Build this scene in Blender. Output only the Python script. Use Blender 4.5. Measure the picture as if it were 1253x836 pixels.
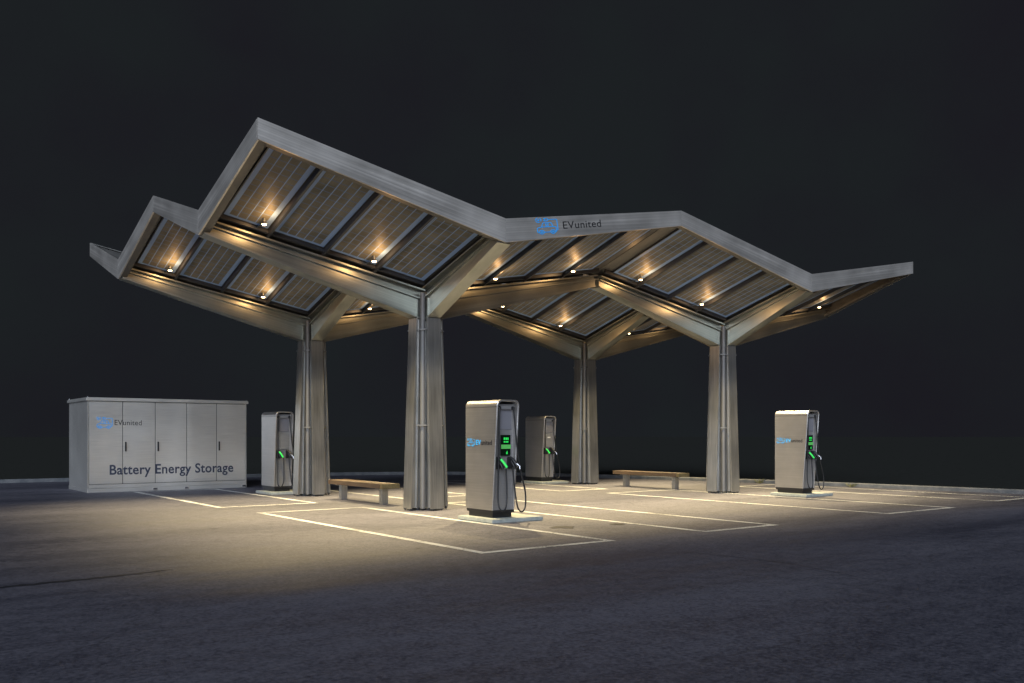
import bpy, bmesh, math, random
from mathutils import Matrix, Vector
R = math.radians
random.seed(4)
for o in list(bpy.data.objects): bpy.data.objects.remove(o)
scene = bpy.context.scene

# ---------------------------------------------------------------- camera
cam = bpy.data.cameras.new('camera'); camo = bpy.data.objects.new('camera', cam)
scene.collection.objects.link(camo); scene.camera = camo
camo.location = (-9.356, -15.215, 1.45)
camo.rotation_euler = (R(90), 0, -0.6468)
cam.sensor_width = 36; cam.lens = 36 * 1101.8 / 1253; cam.shift_y = 115.7 / 1253
cam.clip_start = .1; cam.clip_end = 3000
scene.render.resolution_x = 1024; scene.render.resolution_y = 683

# ---------------------------------------------------------------- night sky
world = bpy.data.worlds.new('World'); scene.world = world; world.use_nodes = True
wn = world.node_tree.nodes; wl = world.node_tree.links; wn.clear()
wo = wn.new('ShaderNodeOutputWorld'); bg = wn.new('ShaderNodeBackground')
tc = wn.new('ShaderNodeTexCoord'); nz = wn.new('ShaderNodeTexNoise'); nz.inputs['Scale'].default_value = 5
nz.inputs['Detail'].default_value = 6
rp = wn.new('ShaderNodeValToRGB')
rp.color_ramp.elements[0].position = .3; rp.color_ramp.elements[0].color = (.0108, .0105, .0145, 1)
rp.color_ramp.elements[1].position = .62; rp.color_ramp.elements[1].color = (.0118, .0143, .0163, 1)
wl.new(tc.outputs['Generated'], nz.inputs['Vector']); wl.new(nz.outputs['Fac'], rp.inputs[0])
wl.new(rp.outputs[0], bg.inputs['Color']); bg.inputs['Strength'].default_value = 1
wl.new(bg.outputs[0], wo.inputs[0])

# soft cold fill added from behind the camera, as a very wide low sun
sun = bpy.data.lights.new('fill_sun', 'SUN'); suno = bpy.data.objects.new('fill_sun', sun)
scene.collection.objects.link(suno)
sun.energy = 3.1; sun.angle = R(45); sun.color = (.77, .85, 1)
sun_dir = Vector((.62, .70, -.42)).normalized()
suno.rotation_euler = sun_dir.to_track_quat('-Z', 'Y').to_euler()
LAMP_SPOT = 2250; LAMP_GLOW = 7
scene.view_settings.view_transform = 'Standard'; scene.view_settings.look = 'None'
scene.view_settings.exposure = 0; scene.view_settings.gamma = 1

# ---------------------------------------------------------------- materials
def mat(name):
    m = bpy.data.materials.new(name); m.use_nodes = True
    n = m.node_tree.nodes; return m, n, m.node_tree.links, n['Principled BSDF']
def simple(name, col, rough=.5, metal=0, emit=0, ecol=None, spec=.5):
    m, n, l, b = mat(name)
    b.inputs['Base Color'].default_value = (*col, 1); b.inputs['Roughness'].default_value = rough
    b.inputs['Metallic'].default_value = metal; b.inputs['Specular IOR Level'].default_value = spec
    if emit:
        b.inputs['Emission Color'].default_value = (*(ecol or col), 1); b.inputs['Emission Strength'].default_value = emit
    return m
def ramp(n, p0, c0, p1, c1):
    r = n.new('ShaderNodeValToRGB'); e = r.color_ramp.elements
    e[0].position = p0; e[0].color = (*c0, 1); e[1].position = p1; e[1].color = (*c1, 1); return r
def math_node(n, l, op, a, b=None, c=None):
    q = n.new('ShaderNodeMath'); q.operation = op
    for i, v in enumerate((a, b, c)):
        if v is None: continue
        if isinstance(v, (int, float)): q.inputs[i].default_value = v
        else: l.new(v, q.inputs[i])
    return q.outputs[0]
def steel(name, lo, hi, metal=.7, rough=(.32, .5), grain=(1.2, 1.2, 60), blotch=1.3, bump=.05, wave=0):
    """brushed sheet steel: fine grain across one axis, large cloudy variation, faint dents"""
    m, n, l, b = mat(name)
    t = n.new('ShaderNodeTexCoord')
    mp = n.new('ShaderNodeMapping'); mp.inputs['Scale'].default_value = grain
    g = n.new('ShaderNodeTexNoise'); g.inputs['Scale'].default_value = 3; g.inputs['Detail'].default_value = 5
    l.new(t.outputs['Object'], mp.inputs[0]); l.new(mp.outputs[0], g.inputs['Vector'])
    c = n.new('ShaderNodeTexNoise'); c.inputs['Scale'].default_value = blotch; c.inputs['Detail'].default_value = 4
    l.new(t.outputs['Object'], c.inputs['Vector'])
    s = math_node(n, l, 'ADD', math_node(n, l, 'MULTIPLY', g.outputs['Fac'], .55), math_node(n, l, 'MULTIPLY', c.outputs['Fac'], .45))
    r = ramp(n, .32, lo, .68, hi); l.new(s, r.inputs[0]); l.new(r.outputs[0], b.inputs['Base Color'])
    mr = n.new('ShaderNodeMapRange'); mr.inputs[1].default_value = .3; mr.inputs[2].default_value = .7
    mr.inputs[3].default_value, mr.inputs[4].default_value = rough
    l.new(s, mr.inputs[0]); l.new(mr.outputs[0], b.inputs['Roughness'])
    b.inputs['Metallic'].default_value = metal; b.inputs['Anisotropic'].default_value = .5
    bp = n.new('ShaderNodeBump'); bp.inputs['Strength'].default_value = bump; bp.inputs['Distance'].default_value = .01
    l.new(g.outputs['Fac'], bp.inputs['Height'])
    if wave:
        w = n.new('ShaderNodeTexNoise'); w.inputs['Scale'].default_value = 1.3; w.inputs['Detail'].default_value = 0
        mw = n.new('ShaderNodeMapping'); mw.inputs['Scale'].default_value = (1, 1, .3)
        l.new(t.outputs['Object'], mw.inputs[0]); l.new(mw.outputs[0], w.inputs['Vector'])
        b2 = n.new('ShaderNodeBump'); b2.inputs['Strength'].default_value = wave; b2.inputs['Distance'].default_value = .3
        l.new(w.outputs['Fac'], b2.inputs['Height']); l.new(b2.outputs[0], bp.inputs['Normal'])
    l.new(bp.outputs[0], b.inputs['Normal'])
    return m
M = {}
M['fascia'] = steel('fascia steel', (.44, .42, .385), (.80, .765, .71), .74, (.32, .48), (.08, 1.5, 12))
M['column'] = steel('column steel', (.32, .32, .305), (.57, .56, .53), .85, (.27, .40), (12, 12, .06), 1.3, .02)
M['beam'] = steel('beam steel', (.30, .315, .285), (.51, .525, .475), .86, (.27, .42), (.06, 2, 12), 1.3, .02)
M['deck'] = steel('soffit steel', (.13, .13, .125), (.2, .195, .18), .5, (.4, .6), (2, 2, 2))
M['dark_steel'] = simple('dark steel', (.07, .075, .085), .4, .6)
M['pipe'] = steel('pipe steel', (.15, .15, .15), (.21, .21, .205), .4, (.5, .6), (10, 10, .7))
M['cabinet'] = steel('cabinet steel', (.66, .65, .615), (.88, .865, .815), .78, (.28, .40), (.6, 1.5, 40), .8, .02, .16)
M['charger'] = steel('charger steel', (.38, .365, .35), (.52, .50, .475), .8, (.32, .44), (.3, .3, 46), 2, .04, .03)
M['charger_front'] = steel('charger front steel', (.3, .3, .3), (.4, .39, .38), .55, (.35, .5), (1, 1, 20), 2, .03)
M['black'] = simple('black plastic', (.015, .015, .017), .45)
M['cable'] = simple('cable rubber', (.012, .012, .013), .4)
M['gloss'] = simple('grey glass', (.19, .19, .21), .15, 0)
M['screen'] = simple('dark display', (.004, .012, .006), .15)
M['green'] = simple('green glow', (.02, .5, .06), .4, 0, .55, (.03, .80, .12))
M['green_dim'] = simple('green display band', (.1, .4, .1), .4, 0, .22, (.10, .60, .10))
M['chrome'] = simple('bare metal', (.6, .6, .62), .25, 1)
M['blue'] = simple('sign blue', (.03, .42, 1.0), .45)
M['ink'] = simple('black lettering', (.012, .012, .014), .5)
M['slate'] = simple('slate lettering', (.035, .045, .075), .5)
M['lens'] = simple('warm lens', (1, .8, .5), .5, 0, 22, (1, .66, .30))
M['paper'] = simple('white sticker', (.8, .8, .8), .5)
M['seam'] = simple('door gap', (.03, .03, .03), .8)

def panel_mat():
    m, n, l, b = mat('solar cells seen through the back glass')
    t = n.new('ShaderNodeTexCoord'); sp = n.new('ShaderNodeSeparateXYZ'); l.new(t.outputs['UV'], sp.inputs[0])
    def line(v, per, w):
        f = math_node(n, l, 'FRACT', math_node(n, l, 'DIVIDE', v, per))
        d = math_node(n, l, 'ABSOLUTE', math_node(n, l, 'SUBTRACT', f, .5))
        return math_node(n, l, 'GREATER_THAN', d, .5 - w / per / 2)
    lx = line(sp.outputs[0], .158, .016); ly = line(sp.outputs[1], .158, .020)
    bus = line(sp.outputs[0], .0395, .004)
    z = n.new('ShaderNodeTexNoise'); z.inputs['Scale'].default_value = 2.2; z.inputs['Detail'].default_value = 3
    l.new(t.outputs['Object'], z.inputs['Vector'])
    r = ramp(n, .35, (.125, .122, .10), .65, (.22, .21, .165)); l.new(z.outputs['Fac'], r.inputs[0])
    def mix(fac, a, col):
        q = n.new('ShaderNodeMix'); q.data_type = 'RGBA'
        l.new(fac, q.inputs[0]) if not isinstance(fac, float) else None
        l.new(a, q.inputs[6]); q.inputs[7].default_value = (*col, 1); return q.outputs[2]
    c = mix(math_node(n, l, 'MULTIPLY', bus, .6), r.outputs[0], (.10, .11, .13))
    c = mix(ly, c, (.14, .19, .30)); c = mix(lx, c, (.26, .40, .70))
    # blank glass rim round the cells
    l.new(c, b.inputs['Base Color']); b.inputs['Roughness'].default_value = .5
    b.inputs['Specular IOR Level'].default_value = .2
    return m
M['cells'] = panel_mat()
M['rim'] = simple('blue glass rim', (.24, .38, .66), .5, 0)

def asphalt():
    m, n, l, b = mat('asphalt')
    t = n.new('ShaderNodeTexCoord')
    f = n.new('ShaderNodeTexNoise'); f.inputs['Scale'].default_value = 24; f.inputs['Detail'].default_value = 4; f.inputs['Roughness'].default_value = .75
    v = n.new('ShaderNodeTexVoronoi'); v.inputs['Scale'].default_value = 70
    mp = n.new('ShaderNodeMapping'); mp.inputs['Rotation'].default_value = (0, 0, .55); mp.inputs['Scale'].default_value = (.10, .45, 1)
    c = n.new('ShaderNodeTexNoise'); c.inputs['Scale'].default_value = 1.6; c.inputs['Detail'].default_value = 6; c.inputs['Roughness'].default_value = .6
    k = n.new('ShaderNodeTexNoise'); k.inputs['Scale'].default_value = 6; k.inputs['Detail'].default_value = 5
    for q in (f, v, k): l.new(t.outputs['Object'], q.inputs['Vector'])
    l.new(t.outputs['Object'], mp.inputs[0]); l.new(mp.outputs[0], c.inputs['Vector'])
    s = math_node(n, l, 'ADD', math_node(n, l, 'MULTIPLY', f.outputs['Fac'], .5), math_node(n, l, 'MULTIPLY', c.outputs['Fac'], .3))
    s = math_node(n, l, 'ADD', s, math_node(n, l, 'MULTIPLY', k.outputs['Fac'], .2))
    r = ramp(n, .42, (.028, .030, .046), .58, (.108, .107, .134)); l.new(s, r.inputs[0])
    # thin wandering cracks: edges of very large cells
    w = n.new('ShaderNodeTexVoronoi'); w.feature = 'DISTANCE_TO_EDGE'; w.inputs['Scale'].default_value = .14
    dn = n.new('ShaderNodeTexNoise'); dn.inputs['Scale'].default_value = .9; dn.inputs['Detail'].default_value = 6
    l.new(t.outputs['Object'], dn.inputs['Vector'])
    mx = n.new('ShaderNodeVectorMath'); mx.operation = 'MULTIPLY_ADD'; mx.inputs[1].default_value = (1.2, 1.2, 0)
    l.new(dn.outputs['Color'], mx.inputs[0]); l.new(t.outputs['Object'], mx.inputs[2]); l.new(mx.outputs[0], w.inputs['Vector'])
    gate = math_node(n, l, 'GREATER_THAN', c.outputs['Fac'], .5)
    cr = math_node(n, l, 'MULTIPLY', math_node(n, l, 'LESS_THAN', w.outputs['Distance'], .0022), gate)
    q = n.new('ShaderNodeMix'); q.data_type = 'RGBA'; l.new(math_node(n, l, 'MULTIPLY', cr, .3), q.inputs[0]); l.new(r.outputs[0], q.inputs[6])
    q.inputs[7].default_value = (.012, .012, .014, 1)
    # pale grit
    gt = math_node(n, l, 'LESS_THAN', v.outputs['Distance'], .11)
    q2 = n.new('ShaderNodeMix'); q2.data_type = 'RGBA'; l.new(math_node(n, l, 'MULTIPLY', gt, .35), q2.inputs[0]); l.new(q.outputs[2], q2.inputs[6])
    q2.inputs[7].default_value = (.2, .19, .18, 1)
    l.new(q2.outputs[2], b.inputs['Base Color'])
    mr = n.new('ShaderNodeMapRange'); mr.inputs[1].default_value = .35; mr.inputs[2].default_value = .65
    mr.inputs[3].default_value = .5; mr.inputs[4].default_value = .75; l.new(c.outputs['Fac'], mr.inputs[0]); l.new(mr.outputs[0], b.inputs['Roughness'])
    bp = n.new('ShaderNodeBump'); bp.inputs['Strength'].default_value = .55; bp.inputs['Distance'].default_value = .012
    l.new(f.outputs['Fac'], bp.inputs['Height']); l.new(bp.outputs[0], b.inputs['Normal'])
    return m
M['asphalt'] = asphalt()
def mottled(name, lo, hi, scale, rough=.8, bump=.3):
    m, n, l, b = mat(name)
    t = n.new('ShaderNodeTexCoord'); z = n.new('ShaderNodeTexNoise'); z.inputs['Scale'].default_value = scale; z.inputs['Detail'].default_value = 7
    z.inputs['Roughness'].default_value = .65
    l.new(t.outputs['Object'], z.inputs['Vector']); r = ramp(n, .35, lo, .65, hi); l.new(z.outputs['Fac'], r.inputs[0])
    l.new(r.outputs[0], b.inputs['Base Color']); b.inputs['Roughness'].default_value = rough
    bp = n.new('ShaderNodeBump'); bp.inputs['Strength'].default_value = bump; bp.inputs['Distance'].default_value = .01
    l.new(z.outputs['Fac'], bp.inputs['Height']); l.new(bp.outputs[0], b.inputs['Normal']); return m
M['field'] = mottled('dark grass field', (.032, .034, .031), (.040, .042, .038), 3, .95)
M['field'].node_tree.nodes['Principled BSDF'].inputs['Specular IOR Level'].default_value = 0
M['concrete'] = mottled('pale concrete', (.26, .29, .27), (.40, .42, .39), 9)
M['kerbstone'] = mottled('kerb concrete', (.075, .085, .095), (.14, .145, .15), 4)
M['wood'] = steel('oiled timber', (.055, .038, .024), (.115, .075, .045), 0, (.45, .6), (30, 1.5, 30), 2)
M['wood_end'] = mottled('timber end grain', (.085, .065, .028), (.15, .115, .05), 18)
def paint():
    m, n, l, b = mat('worn white road paint')
    t = n.new('ShaderNodeTexCoord'); z = n.new('ShaderNodeTexNoise'); z.inputs['Scale'].default_value = 26; z.inputs['Detail'].default_value = 6
    y = n.new('ShaderNodeTexNoise'); y.inputs['Scale'].default_value = 1.3; y.inputs['Detail'].default_value = 3
    l.new(t.outputs['Object'], z.inputs['Vector']); l.new(t.outputs['Object'], y.inputs['Vector'])
    s = math_node(n, l, 'ADD', math_node(n, l, 'MULTIPLY', z.outputs['Fac'], .55), math_node(n, l, 'MULTIPLY', y.outputs['Fac'], .45))
    r = ramp(n, .38, (.12, .12, .12), .53, (.52, .53, .52)); l.new(s, r.inputs[0]); l.new(r.outputs[0], b.inputs['Base Color'])
    b.inputs['Roughness'].default_value = .6; return m
M['paint'] = paint()

# ---------------------------------------------------------------- helpers
def tag(o, label=None, cat=None, group=None, kind=None):
    if label: o['label'] = label
    if cat: o['category'] = cat
    if group: o['group'] = group
    if kind: o['kind'] = kind
    return o
def link(o, parent=None):
    scene.collection.objects.link(o)
    if parent is not None: o.parent = parent
    return o
def empty(name, loc=(0, 0, 0), rz=0, parent=None):
    o = bpy.data.objects.new(name, None); o.location = loc; o.rotation_euler = (0, 0, rz); o.empty_display_size = .2
    return link(o, parent)
def turn(o, rot, origin):
    """give the object axes of its own (so that the steel grain runs along the piece) without moving it"""
    m = Matrix.Translation(origin) @ rot.to_4x4(); o.data.transform(m.inverted()); o.matrix_local = m
    return o
class MB:
    def __init__(s): s.bm = bmesh.new()
    def hexa(s, b, t):
        """b, t: four bottom and four top corners, same order"""
        vs = [s.bm.verts.new(p) for p in (*b, *t)]
        for f in ((3, 2, 1, 0), (4, 5, 6, 7), (0, 1, 5, 4), (1, 2, 6, 5), (2, 3, 7, 6), (3, 0, 4, 7)):
            s.bm.faces.new([vs[i] for i in f])
        return s
    def box(s, x0, x1, y0, y1, z0, z1):
        q = [(x0, y0), (x1, y0), (x1, y1), (x0, y1)]
        return s.hexa([(*p, z0) for p in q], [(*p, z1) for p in q])
    def cyl(s, c, r, h, axis='Z', seg=20, r2=None):
        mt = {'Z': Matrix(), 'X': Matrix.Rotation(R(90), 4, 'Y'), 'Y': Matrix.Rotation(R(90), 4, 'X')}[axis]
        bmesh.ops.create_cone(s.bm, cap_ends=True, segments=seg, radius1=r, radius2=r if r2 is None else r2, depth=h,
                              matrix=Matrix.Translation(c) @ mt); return s
    def tube(s, pts, r, seg=10):
        pts = [Vector(p) for p in pts]; rings = []
        up = Vector((0, 1, 0))
        for i, p in enumerate(pts):
            t = (pts[min(i + 1, len(pts) - 1)] - pts[max(i - 1, 0)]).normalized()
            a = t.cross(up)
            if a.length < .2: a = t.cross(Vector((1, 0, 0)))
            a.normalize(); b = t.cross(a)
            rings.append([s.bm.verts.new(p + (a * math.cos(2 * math.pi * k / seg) + b * math.sin(2 * math.pi * k / seg)) * r) for k in range(seg)])
        for q, w in zip(rings, rings[1:]):
            for k in range(seg): s.bm.faces.new((q[k], q[(k + 1) % seg], w[(k + 1) % seg], w[k]))
        s.bm.faces.new(rings[0]); s.bm.faces.new(rings[-1][::-1]); return s
    def build(s, name, m, parent=None, bevel=0, smooth=False, mats=None):
        if bevel:
            bmesh.ops.bevel(s.bm, geom=[e for e in s.bm.edges], offset=bevel, segments=2, affect='EDGES', clamp_overlap=True)
        bmesh.ops.recalc_face_normals(s.bm, faces=s.bm.faces)
        me = bpy.data.meshes.new(name); s.bm.to_mesh(me); s.bm.free()
        for q in (mats or [m]): me.materials.append(q)
        if smooth:
            for p in me.polygons: p.use_smooth = True
            me.set_sharp_from_angle(angle=R(40))
        return link(bpy.data.objects.new(name, me), parent)
def spline(pts, n=10):
    """Catmull-Rom through pts"""
    P = [Vector(p) for p in pts]; P = [P[0] * 2 - P[1]] + P + [P[-1] * 2 - P[-2]]; out = []
    for i in range(1, len(P) - 2):
        for k in range(n):
            t = k / n; a, b, c, d = P[i - 1:i + 3]
            out.append(.5 * ((2 * b) + (c - a) * t + (2 * a - 5 * b + 4 * c - d) * t * t + (3 * b - a - 3 * c + d) * t ** 3))
    return out + [P[-2]]

# writing --------------------------------------------------------------
def lettering(body, width, cap, m, mtx, parent, name='lettering', bold=0., extrude=.0015):
    cu = bpy.data.curves.new('tmp', 'FONT'); cu.body = body; cu.size = 1; cu.offset = bold; cu.extrude = extrude
    cu.resolution_u = 4; cu.space_character = 1.05
    to = bpy.data.objects.new('tmp', cu); scene.collection.objects.link(to)
    dg = bpy.context.evaluated_depsgraph_get(); dg.update()
    me = bpy.data.meshes.new_from_object(to.evaluated_get(dg))
    bpy.data.objects.remove(to)
    xs = [v.co.x for v in me.vertices]; x0, x1 = min(xs), max(xs); sc = width / (x1 - x0); sy = cap / .70
    for v in me.vertices: v.co = Vector(((v.co.x - x0) * sc, v.co.y * sy, v.co.z))
    me.transform(mtx); me.materials.clear(); me.materials.append(m); me.name = name
    return link(bpy.data.objects.new(name, me), parent)
def emblem(w, h, m, mtx, parent, name='emblem', stroke=.035):
    """outline car with plug, cable and a lightning bolt in a broken ring; unit box 1.15 x 1"""
    L = []
    def arc(cx, cy, r, a0, a1, n=14): return [(cx + r * math.cos(R(a0 + (a1 - a0) * i / n)), cy + r * math.sin(R(a0 + (a1 - a0) * i / n))) for i in range(n + 1)]
    L += [arc(.13, .845, .125, 100, 185), arc(.13, .845, .125, 205, 300), arc(.13, .845, .125, 325, 420)]
    L += [[(.165, .90), (.09, .85), (.165, .845), (.10, .785)]]
    L += [[(.43, .78), (.43, .94), (.50, .94)] + arc(.49, .86, .08, 80, -80) + [(.43, .78)], [(.43, .92), (.35, .92)], [(.43, .80), (.35, .80)]]
    L += [[(.57, .86), (.97, .86), (1.0, .83), (1.0, .24), (.97, .21), (.93, .21)]]
    L += [[(.24, .43), (.31, .65), (.34, .67), (.69, .67), (.72, .65), (.78, .43)], [(.46, .67), (.46, .43)], [(.55, .67), (.55, .43)]]
    L += [[(.10, .12), (.05, .12), (.03, .15), (.03, .33), (.07, .39), (.24, .43), (.86, .43), (.92, .38), (.92, .15), (.90, .12), (.87, .12)], [(.34, .12), (.64, .12)]]
    for cx in (.22, .75):
        L += [arc(cx, .13, .11, 0, 360, 24), arc(cx, .13, .035, 0, 360, 14)]
    b = MB(); hw = stroke / 2
    for i, pl in enumerate(L):                 # one mitred ribbon per stroke, each a hair above the one before
        z = .0012 + i * .0003; closed = (Vector(pl[0]) - Vector(pl[-1])).length < 1e-4
        P = [Vector(p) for p in (pl[:-1] if closed else pl)]; n_ = len(P); sides = []
        for k in range(n_):
            a = P[k - 1] if (k or closed) else None; c = P[(k + 1) % n_] if (k < n_ - 1 or closed) else None
            d0 = (P[k] - a).normalized() if a is not None else (c - P[k]).normalized()
            d1 = (c - P[k]).normalized() if c is not None else d0
            m0 = Vector((-d0.y, d0.x)); m1 = Vector((-d1.y, d1.x)); mm = (m0 + m1)
            mm = mm.normalized() / max(.45, mm.normalized().dot(m0)) if mm.length > 1e-3 else m0
            sides.append([b.bm.verts.new(((P[k] + mm * s_ * hw).x * w, (P[k] + mm * s_ * hw).y * h, z)) for s_ in (1, -1)])
        for k in range(n_ if closed else n_ - 1):
            q, v = sides[k], sides[(k + 1) % n_]; b.bm.faces.new((q[0], q[1], v[1], v[0]))
    bmesh.ops.transform(b.bm, matrix=mtx, verts=b.bm.verts)
    return b.build(name, m, parent)
def face_front(x, y, z, slope=0):      # writing on a face that looks towards -y
    return Matrix.Translation((x, y, z)) @ Matrix.Rotation(-slope, 4, 'Y') @ Matrix.Rotation(R(90), 4, 'X')
def face_left(x, y, z):                # writing on a face that looks towards -x
    return Matrix.Translation((x, y, z)) @ Matrix.Rotation(R(-90), 4, 'Z') @ Matrix.Rotation(R(90), 4, 'X')

# ================================================================ ground
edge = spline([(-70, 19.5, 0), (-25, 17.4, 0), (-5, 16.35, 0), (2.5, 15.6, 0), (7.6, 14.2, 0), (10.6, 11.4, 0), (12.4, 6.5, 0), (13.6, 1.2, 0), (14.1, -3, 0), (14.6, -8, 0), (16.5, -30, 0), (18, -70, 0)], 10)
g = MB(); vs = [g.bm.verts.new((p.x, p.y, 0)) for p in edge] + [g.bm.verts.new((-70, -70, 0))]
g.bm.faces.new(vs); tag(g.build('asphalt_ground', M['asphalt']), kind='structure')
g = MB()
g.bm.faces.new([g.bm.verts.new(p) for p in ((-1500, -1500, -.03), (1500, -1500, -.03), (1500, 1500, -.03), (-1500, 1500, -.03))])
tag(g.build('grass_field', M['field']), kind='structure')
k = MB(); ring = []
for i, p in enumerate(edge):
    t = (edge[min(i + 1, len(edge) - 1)] - edge[max(i - 1, 0)]).normalized(); nrm = Vector((-t.y, t.x, 0))
    if nrm.dot(Vector((1, 1, 0))) < 0: nrm = -nrm
    a, b_ = p - nrm * .005, p + nrm * .15
    ring.append([k.bm.verts.new(q) for q in ((a.x, a.y, -.05), (a.x, a.y, .09), (a.x + nrm.x * .02, a.y + nrm.y * .02, .11), (b_.x, b_.y, .11), (b_.x, b_.y, -.05))])
for q, w in zip(ring, ring[1:]):
    for j in range(4): k.bm.faces.new((q[j], q[j + 1], w[j + 1], w[j]))
tag(k.build('kerb', M['kerbstone']), kind='structure')
# painted bays: (x0, x1, y0, y1)
ln = MB(); W = .125; Z0 = .004
def bay(x0, x1, y0, y1):
    for a in ((x0, x0 + W, y0, y1), (x1 - W, x1, y0, y1), (x0 + W, x1 - W, y0, y0 + W), (x0 + W, x1 - W, y1 - W, y1)):
        ln.bm.faces.new([ln.bm.verts.new(p) for p in ((a[0], a[2], Z0), (a[1], a[2], Z0), (a[1], a[3], Z0), (a[0], a[3], Z0))])
for q in ((-2.98, -.70, -6.15, 1.25), (1.15, 2.95, -6.15, 1.25), (6.3, 8.78, -6.1, 1.6), (11.3, 13.2, -5.75, 1.6),
          (-3.15, -.95, 2.85, 9.3), (1.15, 3.3, 2.85, 9.3), (5.9, 7.6, 2.85, 9.3)):
    bay(*q)
tag(ln.build('bay_marking', M['paint']), kind='structure')

# old tar seam, a hairline crack and oil spots on the asphalt
def ribbon(pts, w, name, m, z=.004, seed=1):
    rnd = random.Random(seed); b = MB(); P = spline(pts, 14); prev = None
    for i, p in enumerate(P):
        t = (P[min(i + 1, len(P) - 1)] - P[max(i - 1, 0)]).normalized(); n_ = Vector((-t.y, t.x, 0))
        e = math.sin(math.pi * i / (len(P) - 1)) ** .5 if 0 < i < len(P) - 1 else .15
        p = p + n_ * rnd.uniform(-.3, .3) * w; h = w / 2 * e * rnd.uniform(.55, 1.2)
        cur = [b.bm.verts.new((*(p + n_ * s_ * h).to_2d(), z)) for s_ in (-1, 1)]
        if prev: b.bm.faces.new((prev[0], cur[0], cur[1], prev[1]))
        prev = cur
    tag(b.build(name, m), kind='structure')
M['tar'] = simple('old tar', (.014, .016, .022), .5)
M['oil'] = simple('oil soaked asphalt', (.022, .022, .028), .4)
ribbon([(-9.3, -5.5, 0), (-8.3, -5.42, 0), (-7.3, -5.34, 0), (-6.4, -5.2, 0)], .10, 'tar_seam', M['tar'])
ribbon([(-.95, -7.1, 0), (-.75, -8.1, 0), (-.7, -9.0, 0), (-1.0, -10.2, 0)], .016, 'pavement_crack', M['tar'], seed=3)
for x, y, r_, sd in ((.95, -4.45, .16, 1), (-.1, -4.3, .22, 2), (-4.6, -1.2, .05, 3), (-3.3, -5.2, .04, 6), (4.3, -5.4, .06, 7)):
    rnd = random.Random(sd); b = MB()
    b.bm.faces.new([b.bm.verts.new((x + math.cos(a * .3927) * r_ * rnd.uniform(.6, 1.1), y + math.sin(a * .3927) * r_ * rnd.uniform(.6, 1.1), .004)) for a in range(16)])
    tag(b.build('oil_stain', M['oil']), kind='structure')

# ================================================================ canopy
HX, HY = 4.46, 2.65                    # half module
COLS = [(0, 0), (2 * HX, 0), (0, 2 * HY), (2 * HX, 2 * HY)]
PC, SX, SY = 4.30, .815 / HX, .815 / HY
def plane(x, y):                       # underside of the solar panels
    u = min(abs(x - cx) for cx in (0, 2 * HX)); v = min(abs(y - cy) for cy in (0, 2 * HY))
    return PC + SX * u + SY * v
canopy = tag(empty('charging_canopy'), 'zigzag steel charging canopy on four flared columns with solar panels in its folded roof', 'canopy')
X0, X1, Y0, Y1 = -HX, 3 * HX, -HY, 3 * HY

# columns
for cx, cy in COLS:
    # each fin is a tapering box with a wider cap plate at its outer edge
    b = MB(); zt = 3.75
    b.box(-.13, .13, -.13, .13, .05, 4.22)
    for d in range(4):
        rot = Matrix.Rotation(R(90) * d, 3, 'Z')
        def H(r0b, r1b, r0t, r1t, w, z0, z1):
            f = lambda x, y, z: tuple(rot @ Vector((x, y, z)))
            b.hexa([f(r0b, -w, z0), f(r1b, -w, z0), f(r1b, w, z0), f(r0b, w, z0)], [f(r0t, -w, z1), f(r1t, -w, z1), f(r1t, w, z1), f(r0t, w, z1)])
        H(.131, .405, .131, .275, .078, .05, zt)
        H(.262, .276, .200, .212, .112, .05, zt - .02)
        H(.406, .428, .276, .298, .150, .04, zt)
        H(.386, .4055, .256, .2755, .128, .06, zt - .01)
    col = b.build('column', M['column'], canopy); col.location = (cx, cy, 0)
    for sx in (-1, 1):
        for sy in (-1, 1):
            p = MB(); c = .178
            p.cyl((0, 0, 2.14), .05, 4.2, seg=16)
            o = p.build('downpipe', M['pipe'], col, smooth=True); o.location = (sx * c, sy * c, 0)
            o.rotation_euler = (0, 0, 0)
            for z in (1.66, 3.52):
                q = MB(); q.box(-.10, .10, -.016, .002, -.013, .013)
                for e in (-.08, .08): q.cyl((e, -.022, 0), .012, .02, 'Y', 8)
                o = q.build('pipe_clamp', M['pipe'], col); o.location = (sx * (c + .045), sy * (c + .045), z)
                o.rotation_euler = (0, 0, math.atan2(sy, sx) + R(90))
    for d in range(4):
        a = R(90) * d; ca, sa = math.cos(a), math.sin(a)
        for r_, w_ in ((.40, .11), (.40, -.11), (.24, .09), (.24, -.09)):
            x, y = r_ * ca - w_ * sa, r_ * sa + w_ * ca
            f = MB(); f.cyl((0, 0, .031), .028, .025, seg=8); f.cyl((0, 0, .034), .014, .06, seg=8)
            f.build('foot_bolt', M['dark_steel'], col).location = (x, y, 0)
    f = MB(); f.box(-.36, .36, -.1, .1, 0, .018); f.box(-.1, .1, -.36, -.101, 0, .017); f.box(-.1, .1, .101, .36, 0, .017)
    f.build('base_plate', M['dark_steel'], col)

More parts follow.
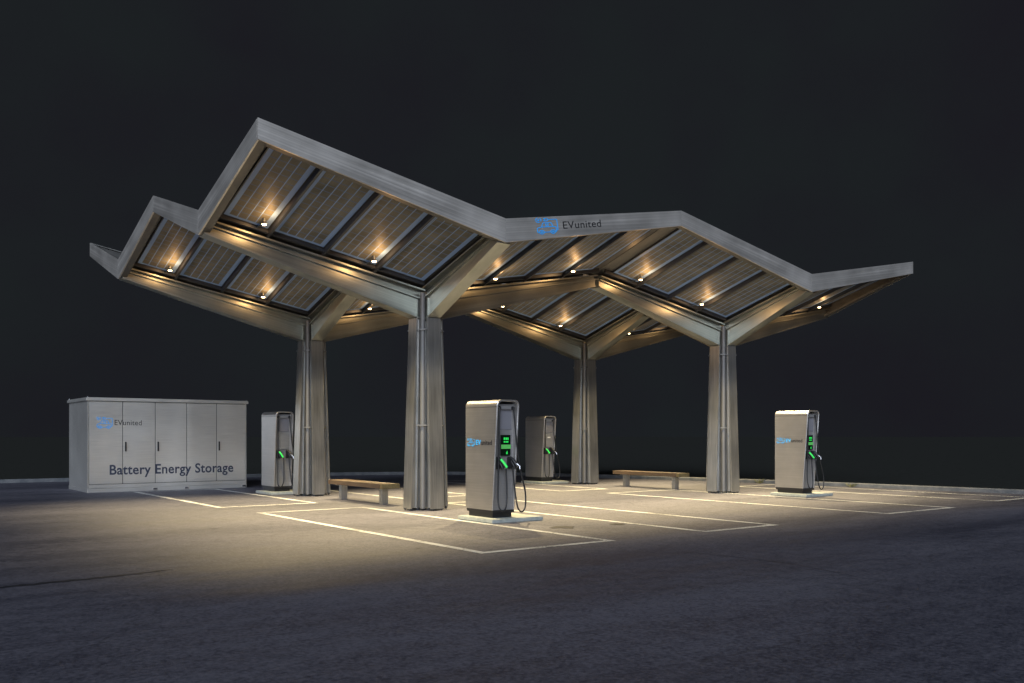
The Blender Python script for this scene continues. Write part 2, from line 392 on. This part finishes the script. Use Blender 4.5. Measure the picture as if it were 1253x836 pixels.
# beams: tapering box with flanges, deep at the column and shallow at the roof edge
def beam(cx, cy, dx, dy, length):
    b = MB(); px, py = -dy, dx
    s = SX if dx else SY
    def P(r, w, z): return (cx + dx * r + px * w, cy + dy * r + py * w, z)
    zb = lambda r: 3.76 + (4.84 - 3.76) * (r - .29) / (length - .29)
    zt = lambda r: PC + s * r - .05
    r0, r1 = .135, length - .06
    def seg(w0, w1, f0, f1):
        b.hexa([P(r0, w0, f0(r0)), P(r1, w0, f0(r1)), P(r1, w1, f0(r1)), P(r0, w1, f0(r0))],
               [P(r0, w0, f1(r0)), P(r1, w0, f1(r1)), P(r1, w1, f1(r1)), P(r0, w1, f1(r0))])
    of = lambda r: .15 - .10 * (r - .135) / (length - .135)
    seg(-.11, .11, lambda r: zb(r) + .023, lambda r: zt(r) - of(r) - .023)
    seg(-.145, .145, zb, lambda r: zb(r) + .022)
    seg(-.16, .16, lambda r: zt(r) - of(r) - .022, lambda r: zt(r) - of(r))
    seg(-.07, .07, lambda r: zt(r) - of(r) + .001, lambda r: zt(r) - .001)
    seg(-.20, .20, lambda r: zt(r), lambda r: zt(r) + .03)
    # bolted end plate by the column
    a = .27
    b.hexa([P(.27, -.14, zb(a) + .03), P(.295, -.14, zb(a) + .03), P(.295, .14, zb(a) + .03), P(.27, .14, zb(a) + .03)],
           [P(.27, -.14, zt(a) - .20), P(.295, -.14, zt(a) - .20), P(.295, .14, zt(a) - .20), P(.27, .14, zt(a) - .20)])
    o = b.build('beam', M['beam'], canopy); d = (Vector(P(r1, 0, (zb(r1) + zt(r1)) / 2)) - Vector(P(r0, 0, (zb(r0) + zt(r0)) / 2))).normalized(); sd = Vector((-d.y, d.x, 0)).normalized()
    return turn(o, Matrix((d, sd, d.cross(sd))).transposed(), Vector(P(r0, 0, zb(r0))))
for cx, cy in COLS:
    for dx, dy, L_ in ((1, 0, HX), (-1, 0, HX), (0, 1, HY), (0, -1, HY)): beam(cx, cy, dx, dy, L_)

# roof decks, one folded sheet per column
for cx, cy in COLS:
    b = MB(); t = .05
    for sx in (-1, 1):
        for sy in (-1, 1):
            xs = (cx, cx + sx * (HX - .012)); ys = (cy, cy + sy * (HY - .012))
            q = [(xs[0], ys[0]), (xs[1], ys[0]), (xs[1], ys[1]), (xs[0], ys[1])]
            zz = [PC, PC + SX * HX, PC + SX * HX + SY * HY, PC + SY * HY]
            b.hexa([(x, y, z + .037) for (x, y), z in zip(q, zz)], [(x, y, z + .037 + t) for (x, y), z in zip(q, zz)])
    b.build('roof_deck', M['deck'], canopy)

# solar panels, purlins between them, rails that carry their lower ends
PX = [(.22, 1.228), (1.272, 2.268), (2.312, 3.308), (3.352, 4.16)]
PY = (.29, 2.50)
def solar(cx, cy, sx, sy, a, b_):
    me = bpy.data.meshes.new('solar_panel'); verts, faces, mi, uv = [], [], [], []
    x0, x1 = a, b_; y0, y1 = PY; mgx, mgy = .10, .075
    X = [x0, x0 + .02, x0 + mgx, x1 - mgx, x1 - .02, x1]; Y = [y0, y0 + .02, y0 + mgy, y1 - mgy, y1 - .02, y1]
    def P(x, y, dz): return (cx + sx * x, cy + sy * y, PC + SX * x + SY * y + dz)
    for i in range(5):
        for j in range(5):
            k0 = len(verts); fr = i in (0, 4) or j in (0, 4); dz = 0 if fr else .008
            q = [(X[i], Y[j]), (X[i + 1], Y[j]), (X[i + 1], Y[j + 1]), (X[i], Y[j + 1])]
            verts += [P(x, y, dz) for x, y in q]; faces.append([k0, k0 + 1, k0 + 2, k0 + 3])
            mi.append(2 if fr else (1 if (i in (1, 3) or j in (1, 3)) else 0)); uv += [(x - x0 - mgx, y - y0 - mgy) for x, y in q]
    k0 = len(verts); q = [(x0, y0), (x1, y0), (x1, y1), (x0, y1)]
    verts += [P(x, y, 0) for x, y in q] + [P(x, y, .034) for x, y in q]
    for f in ((0, 1, 5, 4), (1, 2, 6, 5), (2, 3, 7, 6), (3, 0, 4, 7), (4, 5, 6, 7)):
        faces.append([k0 + i for i in f]); mi.append(2); uv += [(0, 0)] * 4
    me.from_pydata(verts, [], faces)
    for m_ in (M['cells'], M['rim'], M['dark_steel']): me.materials.append(m_)
    u = me.uv_layers.new(name='UVMap')
    for p, m_ in zip(me.polygons, mi): p.material_index = m_
    for i, c in enumerate(uv): u.data[i].uv = c
    if sx * sy > 0: me.flip_normals()
    return link(bpy.data.objects.new('solar_panel', me), canopy)
for cx, cy in COLS:
    for sx in (-1, 1):
        for sy in (-1, 1):
            for a, b_ in PX: solar(cx, cy, sx, sy, a, b_)
            def bar(xa, xb, ya, yb, d0, d1, name, m):
                q = [(xa, ya), (xb, ya), (xb, yb), (xa, yb)]
                z = [PC + SX * x + SY * y for x, y in q]
                b = MB(); b.hexa([(cx + sx * x, cy + sy * y, zz - d1) for (x, y), zz in zip(q, z)], [(cx + sx * x, cy + sy * y, zz - d0) for (x, y), zz in zip(q, z)])
                return b.build(name, m, canopy)
            for x in (1.25, 2.29, 3.33):
                bar(x - .021, x + .021, .20, 2.55, -.03, .085, 'purlin', M['dark_steel'])
            bar(.20, 4.36, .245, .285, -.03, .05, 'panel_rail', M['dark_steel'])
            bar(.20, 4.36, 2.505, 2.53, -.03, .03, 'panel_rail', M['dark_steel'])

# fascia: boards with a turned-in lower lip
def fascia(p, q, inward, hp, hq):
    """p, q: outer top corners; inward: unit vector into the roof"""
    p, q, n_ = Vector(p), Vector(q), Vector(inward); t = (q - p); t.z = 0; t.normalize()
    g = .002; sl = (q.z - p.z) / (q - p).to_2d().length
    p = p + t * g; q = q - t * g; p.z += sl * g; q.z -= sl * g
    b = MB()
    def sec(a, h, w0, w1, z0, z1): return [(a + n_ * w0 + Vector((0, 0, z))) for z in (z0,)]
    def bx(w0, w1, top, bot):
        A = [p + n_ * w0, q + n_ * w0, q + n_ * w1, p + n_ * w1]
        hs = [hp, hq, hq, hp]
        B = [tuple(v + Vector((0, 0, bot(h)))) for v, h in zip(A, hs)]; T = [tuple(v + Vector((0, 0, top(h)))) for v, h in zip(A, hs)]
        b.hexa(B, T)
    bx(0, .03, lambda h: 0, lambda h: -h)                     # face
    bx(.0305, .16, lambda h: -h + .022, lambda h: -h + .002)   # lower lip
    bx(.0305, .10, lambda h: -.01, lambda h: -.03)             # upper return
    bx(.135, .16, lambda h: -h + .06, lambda h: -h + .0225)
    bmesh.ops.recalc_face_normals(b.bm, faces=b.bm.faces)
    for f in b.bm.faces:                                     # back and lip are the same steel; their shade is put into the colour
        if f.normal.dot(n_) > .5 or (f.calc_center_median() - p).dot(n_) > .031: f.material_index = 1
    o = b.build('fascia', None, canopy, mats=[M['fascia'], M['deck']]); d = (q - p).normalized(); sd = Vector((-d.y, d.x, 0)).normalized()
    return turn(o, Matrix((d, sd, d.cross(sd))).transposed(), p)
ZP, ZV, HP, HV = 6.045, 5.235, .31, .415
for y, n_ in ((Y0, (0, 1, 0)), (Y1, (0, -1, 0))):
    for i in range(4):
        xa, xb = X0 + i * HX, X0 + (i + 1) * HX
        za, zb_ = (ZP, ZV) if i % 2 == 0 else (ZV, ZP); ha, hb = (HP, HV) if i % 2 == 0 else (HV, HP)
        ea, eb = (.0 if i else 0), 0
        fascia((xa, y, za), (xb, y, zb_), n_, ha, hb)
for x, n_ in ((X0, (1, 0, 0)), (X1, (-1, 0, 0))):
    for i in range(4):
        ya, yb = Y0 + i * HY, Y0 + (i + 1) * HY
        e0 = .031 if i == 0 else 0; e1 = .031 if i == 3 else 0
        za, zb_ = (ZP, ZV) if i % 2 == 0 else (ZV, ZP); ha, hb = (HP, HV) if i % 2 == 0 else (HV, HP)
        sl = (zb_ - za) / HY; fascia((x, ya + e0, za + sl * e0), (x, yb - e1, zb_ - sl * e1), n_, ha, hb)
# writing on the front board
sl = math.atan(.81 / HX)
emblem(.50, .30, M['blue'], face_front(.70, Y0 - .0005, 5.235 - .30 + .70 * .1816 - .015, sl), canopy, stroke=.042)
lettering('EVunited', .95, .135, M['ink'], face_front(1.31, Y0 - .002, 5.235 + 1.31 * .1816 - .235, sl), canopy)

# ================================================================ spotlights
spots = [('front left', 0, 0), ('front right', 2 * HX, 0), ('back left', 0, 2 * HY), ('back right', 2 * HX, 2 * HY)]
for nm, cx, cy in spots:
    for sx, wing in ((-1, 'left'), (1, 'right')):
        for xr, pos in ((3.54, 'outer'), (1.46, 'inner')):
            if sx > 0: xr = {3.54: 3.34, 1.46: 1.28}[xr]
            x, y = sx * xr, -.58; z = PC + SX * xr + SY * .58
            s = empty('spotlight', (cx + x, cy + y, z))
            where = {'outer': 'farther from', 'inner': 'nearer to'}[pos]
            tag(s, f'small warm spotlight left of the {nm} column, {where} it' if sx < 0 else f'small warm spotlight right of the {nm} column, {where} it', 'spotlight', 'spotlights under the canopy roof')
            h = MB(); h.cyl((0, 0, -.082), .045, .04, seg=20, r2=.035); h.build('lamp_housing', M['dark_steel'], s, smooth=True)
            a = MB(); a.box(-.012, .012, -.012, .012, -.0615, -.001); a.box(-.012, .012, .046, .30, -.105, -.09); a.build('bracket', M['beam'], s)
            e = MB(); bmesh.ops.create_uvsphere(e.bm, u_segments=16, v_segments=8, radius=.04, matrix=Matrix.Translation((0, 0, -.103)) @ Matrix.Scale(.55, 4, (0, 0, 1)))
            e.build('lens', M['lens'], s, smooth=True)
            li = bpy.data.lights.new('lamp_light', 'SPOT'); li.energy = LAMP_SPOT; li.color = (1, .78, .42); li.spot_size = R(92); li.spot_blend = 1
            li.shadow_soft_size = .06
            lo = bpy.data.objects.new('lamp_light', li); lo.location = (0, -.03, -.14); lo.rotation_euler = (R(-13), 0, 0); link(lo, s)
            lg = bpy.data.lights.new('lamp_glow', 'POINT'); lg.energy = LAMP_GLOW; lg.color = (1, .55, .22); lg.shadow_soft_size = .05
            lo = bpy.data.objects.new('lamp_glow', lg); lo.location = (0, -.22, -.10); link(lo, s)

# ================================================================ battery cabinet
bx = tag(empty('battery_cabinet', (-4.16, 9.6, 0)), 'long steel battery cabinet with five doors standing at the left of the canopy', 'battery cabinet')
BW, BD, BH = 4.14, 2.25, 2.44
b = MB(); b.box(0, BW, .035, BD, .10, BH - .085); b.build('cabinet_body', M['cabinet'], bx, bevel=.006)
b = MB(); b.box(.03, BW - .03, .0305, .034, .11, BH - .09); b.build('gap_backing', M['seam'], bx)  # dark sheet added behind the doors, its colour gives the shade in their gaps
b = MB(); b.box(0, .022, 0, .034, .1005, BH - .086); b.build('corner_post', M['cabinet'], bx)
b = MB(); b.box(BW - .022, BW, 0, .034, .1005, BH - .086); b.build('corner_post', M['cabinet'], bx)
b = MB(); b.box(-.01, BW + .01, .01, BD + .01, .0, .099); b.build('base_frame', M['cabinet'], bx, bevel=.004)
b = MB(); b.box(-.045, BW + .045, -.045, BD + .045, BH - .084, BH - .02); b.box(-.03, BW + .03, -.03, BD + .03, BH - .02, BH)
b.build('roof', M['cabinet'], bx, bevel=.004)
for x, y in ((.0, .0), (BW, 0), (0, BD - .01)):
    b = MB(); b.cyl((x, y, BH + .016), .015, .03, seg=10); b.build('lifting_lug', M['chrome'], bx)
for x in (1.66, 2.48, 4.07):
    b = MB(); b.box(x - .05, x + .05, -.012, .0095, .03, .075); b.build('foot_bracket', M['chrome'], bx)
DX = [.03, .846, 1.664, 2.488, 3.30, 4.11]
for i in range(5):
    b = MB(); b.box(DX[i] + .009, DX[i + 1] - .009, 0, .029, .215, BH - .10)
    d = b.build('door', M['cabinet'], bx, bevel=.005)
    if i in (1, 2, 4):
        hx = DX[i] + .07; q = MB(); q.box(hx - .018, hx + .018, -.022, -.001, 1.05, 1.30); q.box(hx - .01, hx + .01, -.04, -.022, 1.10, 1.26)
        q.build('handle', M['black'], d, bevel=.003)
b = MB(); b.box(.032, BW - .032, .002, .029, .105, .203); b.build('kick_panel', M['cabinet'], bx, bevel=.003)
emblem(.38, .31, M['blue'], face_front(.21, -.0005, 1.64), bx)
lettering('EVunited', .67, .135, M['ink'], face_front(.645, -.002, 1.735), bx)
lettering('Battery Energy Storage', 3.24, .25, M['slate'], face_front(.525, -.003, .455), bx, bold=.018)

# ================================================================ chargers
def charger(loc, label, logo, pad_label, lit=True):
    c = tag(empty('car_charger', loc), label, 'charger', 'steel car chargers')
    hw, zb, zt, yb, T = .235, .20, 2.06, .42, .032
    yf = lambda z: -.375 - .145 * max(0, (z - zb)) / (zt - zb)
    def path(o):
        r = .10 - o * .6; w = hw - o; top = zt - o; P = [(-w, zb)]
        P += [(-w, zb + (top - r - zb) * i / 6) for i in range(1, 6)]
        P += [(-w + r - r * math.cos(R(90) * i / 6), top - r + r * math.sin(R(90) * i / 6)) for i in range(7)]
        P += [(w - r + r * math.sin(R(90) * i / 6), top - r + r * math.cos(R(90) * i / 6)) for i in range(7)]
        P += [(w, zb + (top - r - zb) * i / 6) for i in range(5, 0, -1)]
        return P + [(w, zb)]
    bb = MB(); O, I = path(0), path(T); bm = bb.bm
    rows = []
    for (xo, zo), (xi, zi) in zip(O, I):
        fo = yf(zo); m = ((xo + xi) / 2, (zo + zi) / 2)
        k8 = .009
        # ring: outer back, outer front, rounded rim, inner front, inner back
        rows.append([bm.verts.new(v) for v in ((xo, yb, zo), (xo, fo + k8, zo), (xo * .75 + xi * .25, fo, zo * .75 + zi * .25),
                     (xo * .25 + xi * .75, fo, zo * .25 + zi * .75), (xi, fo + k8, zi), (xi, -.02, zi))])
    for p, q in zip(rows, rows[1:]):
        for j in range(5): bm.faces.new((p[j], q[j], q[j + 1], p[j + 1]))
    bm.faces.new([r[0] for r in rows]); bm.faces.new(rows[0]); bm.faces.new(rows[-1])
    shell = bb.build('shell', M['charger'], c, smooth=True)
    for sd in (-1, 1):
        q = MB(); q.box(sd * hw - .0006, sd * hw + .0006, -.49, yb - .002, 1.935, 1.943); q.build('panel_joint', M['seam'], shell)
    # recessed front: upright slab, with lit upper glass and display
    iw = hw - T - .001
    b = MB(); b.hexa([(-iw, -.33, zb - .02), (iw, -.33, zb - .02), (iw, .1, zb - .02), (-iw, .1, zb - .02)],
                     [(-iw, -.385, 1.70), (iw, -.385, 1.70), (iw, .1, 1.70), (-iw, .1, 1.70)])
    b.hexa([(-iw, -.385, 1.701), (iw, -.385, 1.701), (iw, .1, 1.701), (-iw, .1, 1.701)], [(-iw, -.40, 1.99), (iw, -.40, 1.99), (iw, .1, 1.99), (-iw, .1, 1.99)])
    b.build('front_panel', M['charger_front'], c)
    b = MB(); b.hexa([(-.12, -.392, 1.56), (.15, -.392, 1.56), (.15, -.38, 1.56), (-.12, -.38, 1.56)], [(-.12, -.405, 1.89), (.15, -.405, 1.89), (.15, -.38, 1.89), (-.12, -.38, 1.89)])
    b.build('glass_plate', M['gloss'], c)
    sc = MB(); sc.box(-.075, .125, -.405, -.375, 1.12, 1.47); sc = sc.build('screen', M['screen' if lit else 'charger_front'], c, bevel=.004)
    if lit:
        q = MB()
        for x0, x1, z0, z1 in ((-.02, .015, 1.385, 1.425), (.025, .055, 1.385, 1.425), (.062, .08, 1.385, 1.425), (-.02, .015, 1.34, 1.365), (.025, .075, 1.34, 1.365), (.03, .06, 1.145, 1.18), (.045, .055, 1.18, 1.20)):
            q.box(x0, x1, -.4075, -.4052, z0, z1)
        q.build('display_symbols', M['green'], sc)
        q = MB(); q.box(-.075, .125, -.4085, -.4055, 1.235, 1.305); q.build('display_band', M['green_dim'], sc)
    if label.startswith('plain steel charger farthest'):
        q = MB(); q.box(-.03, .09, -.4085, -.4055, 1.40, 1.425); q.build('notice', M['paper'], sc)
    # cable outlet bar
    b = MB(); b.box(-.17, .17, -.45, -.40, 1.895, 1.955); b = b.build('cable_bar', M['charger_front'], c, bevel=.012)
    for x in (-.15, .13):
        q = MB(); q.cyl((x, -.455, 1.925), .03, .03, 'Y', 16); q.build('cable_outlet', M['black'], b)
    # cables
    b = MB(); b.tube(spline([(-.15, -.47, 1.93), (-.165, -.47, 1.7), (-.165, -.465, 1.2), (-.165, -.45, .75), (-.18, -.46, .42), (-.175, -.50, .24), (-.11, -.53, .20), (-.05, -.52, .30), (-.02, -.49, .55), (-.02, -.47, .90)], 8), .0135)
    b.build('cable', M['cable'], c, smooth=True)
    b = MB(); b.tube(spline([(.13, -.47, 1.93), (.15, -.48, 1.75), (.185, -.50, 1.3), (.25, -.53, .85), (.32, -.56, .5), (.31, -.57, .25), (.24, -.56, .17), (.17, -.54, .26), (.14, -.50, .55), (.12, -.47, .92)], 8), .0135)
    b.build('cable', M['cable'], c, smooth=True)
    for x, glow in ((-.14, True), (.115, False)):
        b = MB(); b.box(x - .045, x + .05, -.42, -.36, .90, 1.10); hb = b.build('holster', M['black'], c, bevel=.012)
        b = MB(); b.tube([(x, -.40, 1.08), (x + .01, -.45, 1.06), (x + .03, -.50, 1.00), (x + .06, -.54, .935)], .030, 12)
        b.tube([(x + .01, -.42, 1.03), (x + .03, -.46, .96), (x + .05, -.47, .90)], .024, 12)
        gun = b.build('plug', M['black'], c, smooth=True)
        if glow:
            b = MB(); b.tube([(x + .005, -.483, 1.06), (x + .035, -.535, .995), (x + .065, -.572, .925)], .020, 10)
            b.build('glowing_handle', M['green'], gun, smooth=True)
        else:
            b = MB(); b.tube([(x + .045, -.535, .985), (x + .075, -.575, .94), (x + .075, -.58, .89)], .014, 10)
            b.build('trigger', M['chrome'], gun, smooth=True)
    b = MB(); b.box(-.20, .20, -.33, .37, .071, .199); b.box(-.225, .225, -.37, .40, .15, .198); b.build('plinth', M['black'], c)
    if logo:
        emblem(.235, .145, M['blue'], face_left(-hw - .0005, .37, 1.27), c)
        lettering('EV', .14, .085, M['blue'], face_left(-hw - .002, .10, 1.30), c, bold=.012)
        lettering('united', .31, .085, M['ink'], face_left(-hw - .002, -.05, 1.30), c, bold=.008)
    p = MB(); p.box(-.38, .70, -.58, .46, 0, .07)
    o = p.build('concrete_pad', M['concrete'], None, bevel=.012); o.location = loc
    tag(o, pad_label, 'concrete pad', 'concrete pads under the chargers')
    return c
charger((-.29, -2.6, 0), 'steel charger with green display nearest the camera, right of the front left column', True, 'pale concrete pad under the nearest charger')
charger((9.36, -1.88, 0), 'steel charger with blue and black writing standing right of the front right column', True, 'pale concrete pad under the rightmost charger')
charger((-.385, 6.52, 0), 'plain steel charger between the battery cabinet and the back left column', False, 'pale concrete pad under the charger beside the battery cabinet', False)
charger((8.05, 6.41, 0), 'plain steel charger farthest back, left of the back right column', False, 'pale concrete pad under the farthest charger', False)

# ================================================================ benches
def bench(loc, label):
    t = tag(empty('bench', loc), label, 'bench', 'timber benches between the columns')
    b = MB()
    for i in range(3): b.box(-.21 + i * .143, -.21 + i * .143 + .134, -1.15, 1.30, .345, .445)
    b.build('seat', M['wood'], t, bevel=.006)
    b = MB(); b.box(-.21, .21, -1.27, -1.165, .345, .444); b.build('seat_end', M['wood_end'], t, bevel=.006)
    for y in (-.95, .95):
        b = MB(); b.box(-.075, .075, y - .065, y + .065, .0, .33); b.box(-.16, .16, y - .09, y + .09, .3301, .344); b.build('leg', M['column'], t, bevel=.004)
bench((0, 2.65, 0), 'low timber bench between the two left columns')
bench((9.0, 2.65, 0), 'low timber bench between the two right columns')

# tufts growing along the right kerb
for i, (x, y, hgt) in enumerate([(13.3, 2.2, .16), (13.55, 1.0, .22), (13.75, -.6, .12)]):
    t = MB()
    for k_ in range(46):
        a = random.uniform(0, 6.28); r_ = random.uniform(.01, .13); l_ = hgt * random.uniform(.5, 1.1); w = .006
        dx, dy = math.cos(a), math.sin(a); bx_, by_ = dx * r_ * .5, dy * r_ * .5
        v = [(bx_ - dy * w, by_ + dx * w, 0), (bx_ + dy * w, by_ - dx * w, 0), (bx_ + dx * r_ * .6 + dy * w * .6, by_ + dy * r_ * .6 - dx * w * .6, l_ * .7), (bx_ + dx * r_ * 1.1, by_ + dy * r_ * 1.1, l_)]
        t.bm.faces.new([t.bm.verts.new(p) for p in v])
    if i == 0: M['weed'] = mottled('dry grass', (.10, .11, .04), (.22, .20, .09), 30)
    o = t.build('grass_tuft', M['weed']); o.location = (x, y, 0)
    tag(o, ['low dry grass tuft by the kerb, nearest the right charger', 'tallest dry grass tuft in the row along the right kerb', 'smallest dry grass tuft, rightmost along the kerb'][i], 'grass tuft', 'grass tufts along the kerb')
